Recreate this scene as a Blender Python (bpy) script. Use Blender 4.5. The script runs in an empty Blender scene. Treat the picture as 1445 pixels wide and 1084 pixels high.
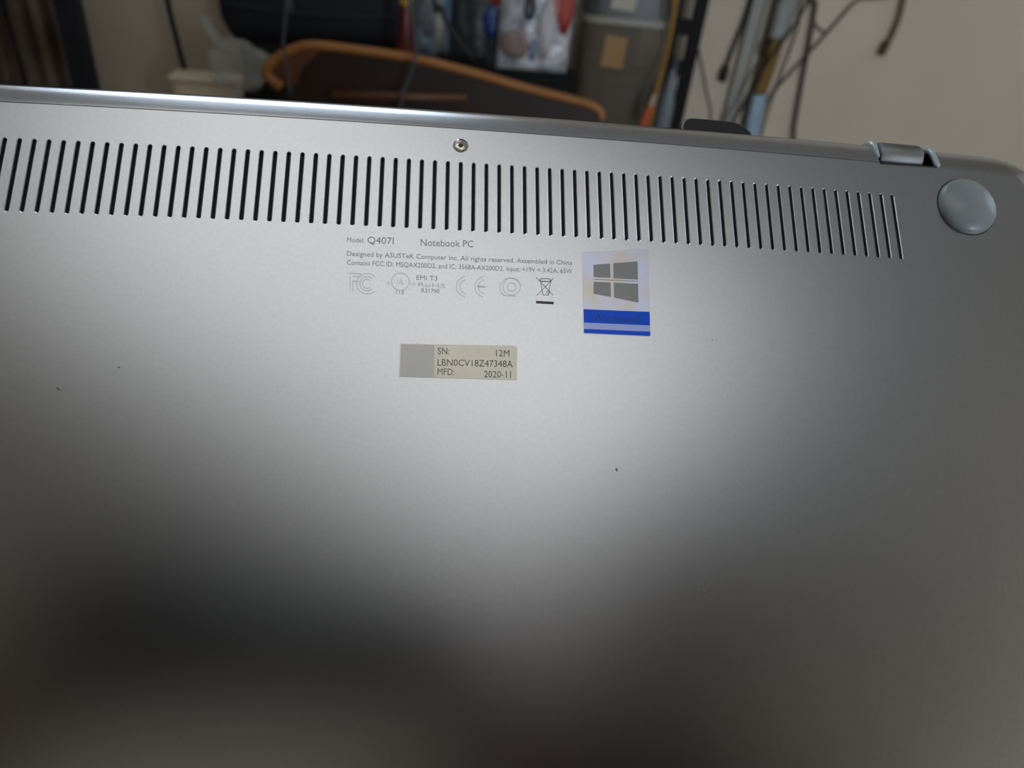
import bpy, bmesh, math, random
from mathutils import Vector, Matrix, Quaternion
from mathutils.geometry import delaunay_2d_cdt
random.seed(7)
SC = bpy.context.scene
COL = SC.collection
PI = math.pi

# ------------------------------------------------------------------ camera
PITCH = 0.0033                               # spacing of the vent slots, metres
TILT = math.radians(39.2)                    # the laptop's underside leans back this far from level
ORG = Vector((0, 0, 0.69))                   # world place of the laptop's local origin
LAP = Matrix.Translation(ORG) @ Matrix.Rotation(TILT, 4, 'X')
FPX, CX, CY = 1067.2, 722.5, 542.0
_rv = Vector((-0.26213, -0.124636, 0.01376))
_R = Matrix.Rotation(_rv.length, 3, _rv.normalized())          # laptop (x right, y down, z in) -> camera
_t = Vector((-2.00315, -17.04118, 59.09335)) * PITCH
_F = Matrix(((1, 0, 0), (0, -1, 0), (0, 0, -1)))
_M = LAP.to_3x3() @ _F
CAM = LAP @ (_F @ (-(_R.transposed() @ _t)))
cam_right = _M @ Vector(_R[0]); cam_down = _M @ Vector(_R[1]); cam_fwd = _M @ Vector(_R[2])
cd = bpy.data.cameras.new('camera'); cam = bpy.data.objects.new('camera', cd); COL.objects.link(cam)
rm = Matrix((cam_right, -cam_down, -cam_fwd)).transposed()
cam.matrix_world = Matrix.Translation(CAM) @ rm.to_4x4()
cd.sensor_fit = 'HORIZONTAL'; cd.sensor_width = 36.0; cd.lens = FPX / 1445 * 36.0
cd.clip_start = 0.005; cd.clip_end = 50
cd.dof.use_dof = True; cd.dof.focus_distance = 0.188; cd.dof.aperture_fstop = 13.0
SC.camera = cam

# ------------------------------------------------------------------ world, light, exposure
SC.view_settings.view_transform = 'Standard'; SC.view_settings.look = 'None'
SC.view_settings.gamma = 1.0; SC.view_settings.use_curve_mapping = False
SC.view_settings.exposure = 0.0
SC.cycles.max_bounces = 5; SC.cycles.diffuse_bounces = 3; SC.cycles.glossy_bounces = 3; SC.cycles.transparent_max_bounces = 6
w = bpy.data.worlds.new('sky'); SC.world = w; w.use_nodes = True
w.node_tree.nodes['Background'].inputs[0].default_value = (0.62, 0.78, 1.0, 1)
w.node_tree.nodes['Background'].inputs[1].default_value = 1.0
GLOW_POS = (-0.09, -0.55, 2.42); GLOW_SIZE = (1.80, 1.00); GLOW_TURN = -34; GLOW_STRENGTH = 0.71
X0, X1, Y0, Y1, ZC = -1.45, 1.75, -1.9, 1.12, 2.42      # the room
# windows: (wall, from, to, sill, head, daylight in watts)
WINDOWS = [('right', 0.05, 0.75, 1.00, 1.80, 3.0), ('front', 0.85, 1.65, 0.40, 1.30, 30.0), ('back', -0.85, 0.02, 1.55, 2.34, 13.0)]  # all unseen; the front one is added to brighten the back wall
for wall_, a_, b_, z0_, z1_, pw_ in WINDOWS:
    wl = bpy.data.lights.new('window_daylight', 'AREA'); wl.shape = 'RECTANGLE'; wl.energy = pw_; wl.color = (0.78, 0.89, 1.0)
    wlo = bpy.data.objects.new('window_daylight', wl); COL.objects.link(wlo); wl.size = b_ - a_; wl.size_y = z1_ - z0_
    if wall_ == 'right': wlo.location = (X1 + 0.16, (a_ + b_) / 2, (z0_ + z1_) / 2); wlo.rotation_euler = (PI / 2, 0, PI / 2)
    elif wall_ == 'front': wlo.location = ((a_ + b_) / 2, Y0 - 0.16, (z0_ + z1_) / 2); wlo.rotation_euler = (PI / 2, 0, 0)
    else: wlo.location = ((a_ + b_) / 2, Y1 + 0.16, (z0_ + z1_) / 2); wlo.rotation_euler = (-PI / 2, 0, 0)

# ------------------------------------------------------------------ helpers
def ray(px, py):
    return _M @ (_R.transposed() @ Vector(((px - CX) / FPX, (py - CY) / FPX, 1)))
def at(px, py, Y):                           # a photo pixel as a point on the upright plane y = Y
    d = ray(px, py); return CAM + d * ((Y - CAM.y) / d.y)
LINV = LAP.inverted()
_c_loc = LINV @ CAM
def L(px, py, z=0.0):                        # a photo pixel as a laptop-local point at height z over the underside
    d = LINV.to_3x3() @ ray(px, py); return _c_loc + d * ((z - _c_loc.z) / d.z)
def lin(c):
    return tuple(((v / 255) / 12.92 if v / 255 <= 0.04045 else ((v / 255 + 0.055) / 1.055) ** 2.4) for v in c) + (1.0,)
MATS = {}
def mat(name, rgb, rough=0.6, metal=0.0, noise=0.0, scale=30.0, bump=0.0, bscale=200.0, bdist=0.001, alpha=1.0, trans=0.0, rgb2=None, emit=0.0, coat=0.0, spec=0.5):
    if name in MATS: return MATS[name]
    m = bpy.data.materials.new(name); m.use_nodes = True; MATS[name] = m
    nt = m.node_tree; b = nt.nodes['Principled BSDF']; c = lin(rgb)
    b.inputs['Base Color'].default_value = c; b.inputs['Roughness'].default_value = rough
    b.inputs['Metallic'].default_value = metal; b.inputs['Alpha'].default_value = alpha
    b.inputs['Transmission Weight'].default_value = trans; b.inputs['Coat Weight'].default_value = coat
    b.inputs['Specular IOR Level'].default_value = spec
    if emit:
        b.inputs['Emission Color'].default_value = c; b.inputs['Emission Strength'].default_value = emit
    if noise or rgb2 or bump:
        tc = nt.nodes.new('ShaderNodeTexCoord')
    if noise or rgb2:
        n = nt.nodes.new('ShaderNodeTexNoise'); n.inputs['Scale'].default_value = scale; n.inputs['Detail'].default_value = 5
        nt.links.new(tc.outputs['Object'], n.inputs['Vector'])
        r = nt.nodes.new('ShaderNodeValToRGB')
        c2 = lin(rgb2) if rgb2 else tuple(min(1, v * (1 + noise)) for v in c[:3]) + (1,)
        c1 = c if rgb2 else tuple(v * (1 - noise) for v in c[:3]) + (1,)
        r.color_ramp.elements[0].color = c1; r.color_ramp.elements[1].color = c2
        r.color_ramp.elements[0].position = 0.35; r.color_ramp.elements[1].position = 0.65
        nt.links.new(n.outputs['Fac'], r.inputs['Fac']); nt.links.new(r.outputs['Color'], b.inputs['Base Color'])
    if bump:
        n2 = nt.nodes.new('ShaderNodeTexNoise'); n2.inputs['Scale'].default_value = bscale; n2.inputs['Detail'].default_value = 3
        nt.links.new(tc.outputs['Object'], n2.inputs['Vector'])
        bp = nt.nodes.new('ShaderNodeBump'); bp.inputs['Strength'].default_value = bump; bp.inputs['Distance'].default_value = bdist
        nt.links.new(n2.outputs['Fac'], bp.inputs['Height']); nt.links.new(bp.outputs['Normal'], b.inputs['Normal'])
    return m
def grained(name, rgb, rgb2, scale=(1, 1, 12), rough=0.45):     # wood
    if name in MATS: return MATS[name]
    m = mat(name, rgb, rough); nt = m.node_tree; b = nt.nodes['Principled BSDF']
    tc = nt.nodes.new('ShaderNodeTexCoord'); mp = nt.nodes.new('ShaderNodeMapping'); mp.inputs['Scale'].default_value = scale
    n = nt.nodes.new('ShaderNodeTexNoise'); n.inputs['Scale'].default_value = 6; n.inputs['Detail'].default_value = 6; n.inputs['Distortion'].default_value = 0.6
    r = nt.nodes.new('ShaderNodeValToRGB'); r.color_ramp.elements[0].color = lin(rgb); r.color_ramp.elements[1].color = lin(rgb2)
    r.color_ramp.elements[0].position = 0.3; r.color_ramp.elements[1].position = 0.7
    nt.links.new(tc.outputs['Object'], mp.inputs['Vector']); nt.links.new(mp.outputs['Vector'], n.inputs['Vector'])
    nt.links.new(n.outputs['Fac'], r.inputs['Fac']); nt.links.new(r.outputs['Color'], b.inputs['Base Color'])
    return m
def see_through(name, rgb, density, rough=0.25):                # thin clear plastic, glass
    m = bpy.data.materials.new(name); m.use_nodes = True; MATS[name] = m; nt = m.node_tree
    b = nt.nodes['Principled BSDF']; b.inputs['Base Color'].default_value = lin(rgb); b.inputs['Roughness'].default_value = rough
    tr = nt.nodes.new('ShaderNodeBsdfTransparent'); mx = nt.nodes.new('ShaderNodeMixShader'); mx.inputs[0].default_value = density
    nt.links.new(tr.outputs[0], mx.inputs[1]); nt.links.new(b.outputs[0], mx.inputs[2])
    nt.links.new(mx.outputs[0], nt.nodes['Material Output'].inputs['Surface'])
    return m

def obj(name, bm, m, parent=None, smooth=False, auto=None):
    me = bpy.data.meshes.new(name); bmesh.ops.recalc_face_normals(bm, faces=bm.faces[:]); bm.to_mesh(me); bm.free()
    if smooth:
        for p in me.polygons: p.use_smooth = True
        if auto: me.set_sharp_from_angle(angle=math.radians(auto))
    if m: me.materials.append(m)
    o = bpy.data.objects.new(name, me); COL.objects.link(o)
    if parent: o.parent = parent
    return o
def copy_of(o, parent, loc=None):
    c = o.copy(); COL.objects.link(c); c.parent = parent
    if loc is not None: c.location = loc
    return c
def tag(o, label=None, cat=None, group=None, kind=None):
    for k, v in (('label', label), ('category', cat), ('group', group), ('kind', kind)):
        if v: o[k] = v
    return o
def empty(name, loc=(0, 0, 0)):
    o = bpy.data.objects.new(name, None); COL.objects.link(o); o.location = loc; o.empty_display_size = 0.05; return o
def thing(name, label, cat, loc=(0, 0, 0), group=None):
    return tag(empty(name, loc), label, cat, group)

def add_box(bm, c, s, rot=None, bevel=0.0, seg=2):
    mtx = Matrix.Translation(Vector(c)) @ (rot.to_4x4() if rot else Matrix.Identity(4)) @ Matrix.Diagonal((*s, 1))
    r = bmesh.ops.create_cube(bm, size=1.0, matrix=mtx)
    if bevel:
        es = list({e for v in r['verts'] for e in v.link_edges})
        bmesh.ops.bevel(bm, geom=es, offset=bevel, segments=seg, affect='EDGES', profile=0.5)
    return bm
def box(c, s, rot=None, bevel=0.0, seg=2): return add_box(bmesh.new(), c, s, rot, bevel, seg)
def smooth_path(pts, n=8):                   # Catmull-Rom through the points
    pts = [Vector(p) for p in pts]
    if len(pts) < 3: return pts
    P = [2 * pts[0] - pts[1]] + pts + [2 * pts[-1] - pts[-2]]; out = []
    for i in range(1, len(P) - 2):
        for k in range(n):
            t = k / n
            out.append(0.5 * ((2 * P[i]) + (P[i + 1] - P[i - 1]) * t + (2 * P[i - 1] - 5 * P[i] + 4 * P[i + 1] - P[i + 2]) * t * t + (3 * P[i] - P[i - 1] - 3 * P[i + 1] + P[i + 2]) * t ** 3))
    return out + [pts[-1]]
def add_tube(bm, pts, r, seg=10, smooth=True, flat=1.0):
    path = smooth_path(pts) if smooth else [Vector(p) for p in pts]
    n = len(path); rings = []; prev = None
    rr = r if callable(r) else (lambda t: r)
    for i, p in enumerate(path):
        d = (path[min(i + 1, n - 1)] - path[max(i - 1, 0)]).normalized()
        if prev is None: a = d.orthogonal().normalized()
        else: a = (prev - d * prev.dot(d)).normalized()
        prev = a; b = d.cross(a); q = rr(i / max(1, n - 1))
        rings.append([bm.verts.new(p + (a * math.cos(2 * PI * k / seg) + b * math.sin(2 * PI * k / seg) * flat) * q) for k in range(seg)])
    for i in range(n - 1):
        for k in range(seg):
            bm.faces.new((rings[i][k], rings[i][(k + 1) % seg], rings[i + 1][(k + 1) % seg], rings[i + 1][k]))
    bm.faces.new(rings[0][::-1]); bm.faces.new(rings[-1])
    return bm
def tube(pts, r, seg=10, smooth=True, flat=1.0): return add_tube(bmesh.new(), pts, r, seg, smooth, flat)
def lathe(prof, seg=40, bm=None, mtx=None):  # profile of (radius, height), spun about z
    bm = bm or bmesh.new(); rings = []
    mtx = mtx or Matrix.Identity(4)
    for r, z in prof:
        if r < 1e-9: rings.append([bm.verts.new(mtx @ Vector((0, 0, z)))])
        else: rings.append([bm.verts.new(mtx @ Vector((r * math.cos(2 * PI * k / seg), r * math.sin(2 * PI * k / seg), z))) for k in range(seg)])
    for a, b in zip(rings, rings[1:]):
        for k in range(seg):
            j = (k + 1) % seg
            if len(a) == 1 and len(b) > 1: bm.faces.new((a[0], b[j], b[k]))
            elif len(b) == 1 and len(a) > 1: bm.faces.new((a[k], a[j], b[0]))
            elif len(a) > 1: bm.faces.new((a[k], a[j], b[j], b[k]))
    return bm
def prism(poly, z0, z1, bm=None):            # flat polygon (x, y) with thickness along z
    bm = bm or bmesh.new()
    a = [bm.verts.new((x, y, z0)) for x, y in poly]; b = [bm.verts.new((x, y, z1)) for x, y in poly]; n = len(poly)
    bm.faces.new(a[::-1]); bm.faces.new(b)
    for k in range(n): bm.faces.new((a[k], a[(k + 1) % n], b[(k + 1) % n], b[k]))
    return bm
def ribbon(pts, wd, z0, z1, bm=None, closed=False):   # flat printed stroke along local xy points
    bm = bm or bmesh.new(); pts = [Vector((p[0], p[1])) for p in pts]; n = len(pts); ls = []
    for i, p in enumerate(pts):
        a = pts[(i - 1) % n] if closed else pts[max(0, i - 1)]; b = pts[(i + 1) % n] if closed else pts[min(n - 1, i + 1)]
        d = (b - a).normalized(); nn = Vector((-d.y, d.x)) * wd / 2
        ls.append([bm.verts.new((p.x + nn.x, p.y + nn.y, z1)), bm.verts.new((p.x - nn.x, p.y - nn.y, z1)), bm.verts.new((p.x - nn.x, p.y - nn.y, z0)), bm.verts.new((p.x + nn.x, p.y + nn.y, z0))])
    for i in range(n if closed else n - 1):
        A, B = ls[i], ls[(i + 1) % n]
        for k in range(4): bm.faces.new((A[k], A[(k + 1) % 4], B[(k + 1) % 4], B[k]))
    if not closed: bm.faces.new(ls[0]); bm.faces.new(ls[-1][::-1])
    return bm
def text_mesh(body, offset=0.0):             # letters of the built-in font as a flat bmesh
    cu = bpy.data.curves.new('t', 'FONT'); cu.body = body; cu.size = 1.0; cu.resolution_u = 3; cu.fill_mode = 'FRONT'; cu.offset = offset
    o = bpy.data.objects.new('t', cu); COL.objects.link(o)
    dg = bpy.context.evaluated_depsgraph_get(); me = bpy.data.meshes.new_from_object(o.evaluated_get(dg))
    bpy.data.objects.remove(o); bpy.data.curves.remove(cu)
    bm = bmesh.new(); bm.from_mesh(me); bpy.data.meshes.remove(me); return bm
def printed(name, body, p0, p1, cap_px, z, m, parent, offset=0.0):
    # text set from photo pixel p0 to p1 along its baseline, capitals cap_px high, lying on the laptop
    bm = text_mesh(body, offset); a, b = L(*p0), L(*p1)
    xs = [v.co.x for v in bm.verts]; x0, x1 = min(xs), max(xs)
    d = (b - a); wd = d.length; d.normalize(); up = Vector((-d.y, d.x, 0))
    hgt = (L(p0[0], p0[1] - cap_px) - a).length / 0.69
    for v in bm.verts:
        v.co = Vector((a.x, a.y, 0)) + d * ((v.co.x - x0) / (x1 - x0) * wd) + up * (v.co.y * hgt) + Vector((0, 0, z))
    return obj(name, bm, m, parent)
def quad_prism(pts, z0, z1): return prism([(p.x, p.y) for p in pts], z0, z1)

# ------------------------------------------------------------------ materials of the setting
wall_m = mat('wall_paint', (207, 194, 175), 0.8, noise=0.05, scale=3, bump=0.15, bscale=60)
ceil_m = mat('ceiling_paint', (172, 170, 166), 0.85, noise=0.02, scale=4)
floor_m = grained('floor_wood', (92, 66, 46), (120, 88, 60), (14, 1, 1))
# ------------------------------------------------------------------ room
def struct(name, bm, m, parent=None, **k):
    o = obj(name, bm, m, parent, **k)
    if not parent: o['kind'] = 'structure'
    return o
struct('floor', box(((X0 + X1) / 2, (Y0 + Y1) / 2, -0.05), (X1 - X0 + 0.4, Y1 - Y0 + 0.4, 0.1)), floor_m)
struct('ceiling', box(((X0 + X1) / 2, (Y0 + Y1) / 2, ZC + 0.05), (X1 - X0 + 0.4, Y1 - Y0 + 0.4, 0.1)), ceil_m)
def wall_with_hole(name, wall_, lo, hi, hole):
    bm = bmesh.new()
    parts = [(lo, hi, 0, ZC)] if hole is None else [(lo, hole[0], 0, ZC), (hole[1], hi, 0, ZC), (hole[0], hole[1], 0, hole[2]), (hole[0], hole[1], hole[3], ZC)]
    for u0, u1, z0, z1 in parts:
        c, l, z, h = (u0 + u1) / 2, u1 - u0, (z0 + z1) / 2, z1 - z0
        if wall_ == 'left': add_box(bm, (X0 - 0.05, c, z), (0.1, l, h))
        elif wall_ == 'right': add_box(bm, (X1 + 0.05, c, z), (0.1, l, h))
        elif wall_ == 'back': add_box(bm, (c, Y1 + 0.05, z), (l, 0.1, h))
        else: add_box(bm, (c, Y0 - 0.05, z), (l, 0.1, h))
    struct(name, bm, wall_m)
HOLE = {w_[0]: w_[1:5] for w_ in WINDOWS}
wall_with_hole('wall_back', 'back', X0, X1, HOLE.get('back')); wall_with_hole('wall_front', 'front', X0, X1, HOLE.get('front'))
wall_with_hole('wall_left', 'left', Y0 - 0.1, Y1 + 0.1, HOLE.get('left')); wall_with_hole('wall_right', 'right', Y0 - 0.1, Y1 + 0.1, HOLE.get('right'))
fm = mat('window_white', (225, 225, 222), 0.4); gl = see_through('window_glass', (235, 240, 245), 0.06, 0.02)
for k_, (wall_, a_, b_, z0_, z1_, _) in enumerate(WINDOWS):
    win = empty('window_%d' % (k_ + 1)); win['kind'] = 'structure'; ww = b_ - a_; wh = z1_ - z0_
    if wall_ == 'right': win.location = (X1 + 0.05, (a_ + b_) / 2, z0_); win.rotation_euler = (0, 0, PI)
    elif wall_ == 'front': win.location = ((a_ + b_) / 2, Y0 - 0.05, z0_); win.rotation_euler = (0, 0, PI / 2)
    else: win.location = ((a_ + b_) / 2, Y1 + 0.05, z0_); win.rotation_euler = (0, 0, -PI / 2)
    for nm, c, s in (('window_frame', (0, -ww / 2 + 0.02, wh / 2), (0.05, 0.04, wh)), ('window_frame', (0, ww / 2 - 0.02, wh / 2), (0.05, 0.04, wh)),
                     ('window_frame', (0, 0, 0.02), (0.05, ww - 0.08, 0.04)), ('window_frame', (0, 0, wh - 0.02), (0.05, ww - 0.08, 0.04)), ('window_bar', (0, 0, wh / 2), (0.04, 0.03, wh - 0.08))):
        obj(nm, box(c, s, bevel=0.004), fm, win)
    for s in (-1, 1): obj('window_pane', box((0, s * ww / 4, wh / 2), (0.006, ww / 2 - 0.06, wh - 0.08)), gl, win)
    obj('window_sill', box((0.08, 0, -0.012), (0.14, ww + 0.06, 0.024), bevel=0.005), fm, win)

# ------------------------------------------------------------------ laptop
def satin_metal(name, rgb, rough, grain=0.03, bump=0.05):   # bead-blasted, anodised aluminium
    m = bpy.data.materials.new(name); m.use_nodes = True; nt = m.node_tree; MATS[name] = m
    nt.nodes.remove(nt.nodes['Principled BSDF'])
    g = nt.nodes.new('ShaderNodeBsdfAnisotropic'); g.distribution = 'BECKMANN'; g.inputs['Roughness'].default_value = rough
    tc = nt.nodes.new('ShaderNodeTexCoord'); n = nt.nodes.new('ShaderNodeTexNoise'); n.inputs['Scale'].default_value = 1100; n.inputs['Detail'].default_value = 2
    r = nt.nodes.new('ShaderNodeValToRGB'); c = lin(rgb)
    r.color_ramp.elements[0].position = 0.3; r.color_ramp.elements[1].position = 0.7
    r.color_ramp.elements[0].color = tuple(v * (1 - grain) for v in c[:3]) + (1,); r.color_ramp.elements[1].color = tuple(v * (1 + grain) for v in c[:3]) + (1,)
    nt.links.new(tc.outputs['Object'], n.inputs['Vector']); nt.links.new(n.outputs['Fac'], r.inputs['Fac']); nt.links.new(r.outputs['Color'], g.inputs['Color'])
    d = nt.nodes.new('ShaderNodeBsdfDiffuse'); d.inputs['Color'].default_value = c
    mx = nt.nodes.new('ShaderNodeMixShader'); mx.inputs[0].default_value = 0.0
    nt.links.new(g.outputs[0], mx.inputs[1]); nt.links.new(d.outputs[0], mx.inputs[2]); nt.links.new(mx.outputs[0], nt.nodes['Material Output'].inputs['Surface'])
    return m
alu = satin_metal('silver_aluminium', (204, 207, 212), 0.30)
alu2 = satin_metal('silver_aluminium_trim', (200, 203, 207), 0.26)
slot_m = mat('vent_black_mesh', (19, 20, 36), 0.7, noise=0.6, scale=3000)
groove_m = mat('seam_dark', (92, 92, 96), 0.5, 0.6)
laptop = thing('laptop', 'silver aluminium laptop seen from its underside, vent slots along its hinge edge', 'laptop')
laptop.matrix_world = LAP
p = PITCH
def bow(x): u = x / p; return p * (0.17 - 0.43 * (u / 35) ** 2)
XL, XR, YF = -51.0 * p, 50.0 * p, -58.5 * p
YR = 5.28 * p
BEV = 2.3 * p                                # how far the rounded rim reaches in
NX0, NX1 = 33.3 * p, 38.55 * p               # hinge notch
def outline(inset, n_c=10):                  # rounded rectangle with a slightly bowed hinge edge, counted from the notch end, clockwise seen from above
    r = max(6.0 * p - inset, 1.2 * p); rf = max(3.5 * p - inset, 1.0 * p); pts = []
    yr = YR - inset
    def rear(x): return (x, yr + bow(x))
    for k in range(5): pts.append(rear(NX1 + (XR - 6.0 * p - NX1) * k / 5))
    cx, cy = XR - inset - r, yr - r + bow(XR - 6.0 * p)
    for k in range(n_c + 1): a = PI / 2 - PI / 2 * k / n_c; pts.append((cx + r * math.cos(a), cy + r * math.sin(a)))
    cx, cy = XR - inset - rf, YF + inset + rf
    for k in range(n_c + 1): a = -PI / 2 * k / n_c; pts.append((cx + rf * math.cos(a), cy + rf * math.sin(a)))
    cx = XL + inset + rf
    for k in range(n_c + 1): a = -PI / 2 - PI / 2 * k / n_c; pts.append((cx + rf * math.cos(a), cy + rf * math.sin(a)))
    cx, cy = XL + inset + r, yr - r + bow(XL + 6.0 * p)
    for k in range(n_c + 1): a = PI - PI / 2 * k / n_c; pts.append((cx + r * math.cos(a), cy + r * math.sin(a)))
    for k in range(1, 41): pts.append(rear(XL + 6.0 * p + (NX0 - XL - 6.0 * p) * k / 40))
    return pts
# rim profile: (inset from the outer edge, height below the flat underside)
prof = [(BEV, 0.0), (BEV - 0.0004, -0.00002), (BEV - 0.0018, -0.00036), (BEV - 0.0036, -0.00086), (BEV - 0.0053, -0.00145), (0.0013, -0.0021), (0.00055, -0.0029), (0.0001, -0.0040), (0.0, -0.0052), (0.0001, -0.0068), (0.0006, -0.0078), (0.0030, -0.0082)]
bm = bmesh.new(); rings = [[bm.verts.new((x, y, z)) for x, y in outline(i)] for i, z in prof]
N = len(rings[0])
for a, b in zip(rings, rings[1:]):
    for k in range(N - 1): bm.faces.new((a[k], a[k + 1], b[k + 1], b[k]))
obj('rim', bm, alu, laptop, smooth=True, auto=50)
# flat underside with the slots cut through it
def slot_loop(u, hw, grow=0.0, z=0.0, n=6):
    x = u * p; top = bow(x) + grow; bot = bow(x) - 5.80 * p - grow; h = hw + grow; out = []
    for k in range(n + 1): a = PI * k / n; out.append(Vector((x + h * math.cos(a), top - hw + h * math.sin(a) - grow, z)))
    for k in range(n + 1): a = PI + PI * k / n; out.append(Vector((x + h * math.cos(a), bot + hw + h * math.sin(a) + grow, z)))
    return out
HW = 0.128 * p; GROW = 0.055 * p
SLOTS = [i - 35 for i in range(0, 70)]
bm = bmesh.new()
loops = [[Vector((x, y, 0)) for x, y in outline(BEV)]] + [slot_loop(u, HW, GROW) for u in SLOTS]
SCREW = L(650, 205.5); SR = 0.62 * p
loops.append([Vector((SCREW.x + SR * math.cos(2 * PI * k / 24), SCREW.y + SR * math.sin(2 * PI * k / 24), 0)) for k in range(24)])
flatv = [c for lp_ in loops for c in lp_]; edges_ = []; k0 = 0
for lp_ in loops:
    n_ = len(lp_); edges_ += [(k0 + k, k0 + (k + 1) % n_) for k in range(n_)]; k0 += n_
cv, _, cf, _, _, _ = delaunay_2d_cdt([c.to_2d() for c in flatv], edges_, [], 1, 1e-9)
def in_hole(c):
    if (c - SCREW.to_2d()).length < SR * 0.985: return True
    u = round(c.x / p)
    if u < SLOTS[0] or u > SLOTS[-1] or abs(c.x - u * p) > HW + GROW - 1e-7: return False
    y = c.y - bow(u * p); h = HW + GROW; yt, yb2 = -HW, -5.80 * p + HW
    if yb2 <= y <= yt: return True
    yy = y - yt if y > yt else yb2 - y
    return (c.x - u * p) ** 2 + yy * yy < (h * 0.985) ** 2
bv = [bm.verts.new((c.x, c.y, 0)) for c in cv]
for f_ in cf:
    c = sum((cv[i] for i in f_), Vector((0, 0))) / len(f_)
    if not in_hole(c):
        ff = bm.faces.new([bv[i] for i in f_]); ff.normal_update()
        if ff.normal.z < 0: ff.normal_flip()
vs = []; k0 = 0
for lp_ in loops: vs.append([min(bv, key=lambda v, q=q: (v.co - q).length_squared) for q in lp_])
for u, top in zip(SLOTS, vs[1:1 + len(SLOTS)]):
    prev = top
    for g, z in ((0.0, -0.00012), (0.0, -0.0012)):
        ring = [bm.verts.new(c) for c in slot_loop(u, HW, g, z)]
        for k in range(len(ring)): bm.faces.new((prev[k], prev[(k + 1) % len(ring)], ring[(k + 1) % len(ring)], ring[k]))
        prev = ring
top = vs[-1]
for r_, z in ((SR - 0.0003, -0.0003),):
    ring = [bm.verts.new((SCREW.x + r_ * math.cos(2 * PI * k / 24), SCREW.y + r_ * math.sin(2 * PI * k / 24), z)) for k in range(24)]
    for k in range(24): bm.faces.new((top[k], top[(k + 1) % 24], ring[(k + 1) % 24], ring[k]))
me = bpy.data.meshes.new('bottom_plate'); bm.to_mesh(me); bm.free(); me.materials.append(alu)
plate = bpy.data.objects.new('bottom_plate', me); COL.objects.link(plate); plate.parent = laptop
# the dark mesh at the bottom of every slot
b0 = bmesh.new(); f = b0.faces.new([b0.verts.new(c - Vector((0, bow(0), 0))) for c in slot_loop(0, HW, 0.00002, 0)])
ex = bmesh.ops.extrude_face_region(b0, geom=[f]); bmesh.ops.translate(b0, vec=(0, 0, -0.0004), verts=[v for v in ex['geom'] if isinstance(v, bmesh.types.BMVert)])
slot0 = obj('vent_slot', b0, slot_m, laptop); slot0['label'] = 'dark narrow vent slot backed by black mesh'
for k, u in enumerate(SLOTS):
    o = slot0 if k == 0 else copy_of(slot0, laptop)
    o.location = (u * p, bow(u * p), -0.0009)
# the fine seam along the rear cover
zs = 0.00003
sp = [(x, YR - BEV + bow(x)) for x in [(-45 + (33.3 + 45) * k / 50) * p for k in range(51)]]
obj('cover_seam', ribbon(sp, 0.00022, -0.0002, zs), groove_m, laptop)
# walls of the hinge notch and the rounded lips beside it
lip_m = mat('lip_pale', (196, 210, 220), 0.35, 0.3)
for x, s in ((NX0, 1), (NX1, -1)):
    bm = bmesh.new(); bm.faces.new([bm.verts.new((x, YR - i + bow(x), z)) for i, z in prof] + [bm.verts.new((x, YR - BEV + bow(x), -0.0082))])
    bmesh.ops.solidify(bm, geom=bm.faces[:], thickness=0.0006); obj('notch_wall', bm, alu2, laptop)
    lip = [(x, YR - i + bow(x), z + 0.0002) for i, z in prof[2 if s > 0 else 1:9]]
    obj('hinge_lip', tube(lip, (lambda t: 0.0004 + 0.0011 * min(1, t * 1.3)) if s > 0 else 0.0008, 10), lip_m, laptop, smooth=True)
obj('notch_wall', box(((NX0 + NX1) / 2, YR - BEV + bow(NX0) - 0.0003, -0.0042), (NX1 - NX0, 0.0006, 0.0084)), mat('notch_dark', (38, 38, 40), 0.6), laptop)
# hinge barrel
hx0, hx1 = NX0 + 0.0009, NX1 - 0.0030
bar = lathe([(0, 0), (0.0028, 0), (0.0036, 0.0004), (0.0039, 0.0012), (0.0039, hx1 - hx0 - 0.0012), (0.0036, hx1 - hx0 - 0.0004), (0.0028, hx1 - hx0), (0, hx1 - hx0)], 28,
            mtx=Matrix.Translation((hx0, YR - 0.0034 + bow(NX0), -0.0036)) @ Matrix.Rotation(math.radians(-1.2), 4, 'Z') @ Matrix.Rotation(PI / 2, 4, 'Y'))
hb = obj('hinge_barrel', bar, satin_metal('hinge_satin', (150, 152, 155), 0.55), laptop, smooth=True, auto=40)
# rubber foot
fx, fy = 40.6 * p, -0.94 * p; FR = 2.52 * p
foot_m = mat('grey_rubber', (146, 153, 156), 0.38, noise=0.03, scale=300, coat=0.15)
fo = obj('rubber_foot', lathe([(FR, 0.0), (FR, 0.0006), (FR * 0.965, 0.0012), (FR * 0.9, 0.00170), (FR * 0.7, 0.0025), (FR * 0.4, 0.0031), (FR * 0.2, 0.0033), (0, 0.0034)], 56), foot_m, laptop, smooth=True, auto=60)
fo.location = (fx, fy, 0.0001); fo['label'] = 'round grey rubber foot'
fr = obj('foot_groove', lathe([(FR * 1.05, 0.0), (FR * 1.05, 0.00008), (FR * 0.99, 0.00008), (FR * 0.99, 0)], 56), groove_m, laptop); fr.location = (fx, fy, 0)
# screw
steel = mat('screw_steel', (225, 218, 205), 0.22, 1.0)
sc = obj('screw', lathe([(SR - 0.0003, -0.0006), (SR - 0.00035, -0.0002), (SR - 0.0007, 0.0), (0, 0.0001)], 32), steel, laptop, smooth=True, auto=40); sc.location = (SCREW.x, SCREW.y, 0)
star = [(0.00078 * (1.0 if k % 2 == 0 else 0.62) * math.cos(PI * k / 6 + 0.2), 0.00078 * (1.0 if k % 2 == 0 else 0.62) * math.sin(PI * k / 6 + 0.2)) for k in range(12)]
obj('screw_recess', prism(star, 0.00009, 0.00013), mat('screw_recess_dark', (70, 66, 62), 0.5, 0.7), sc)
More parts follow.
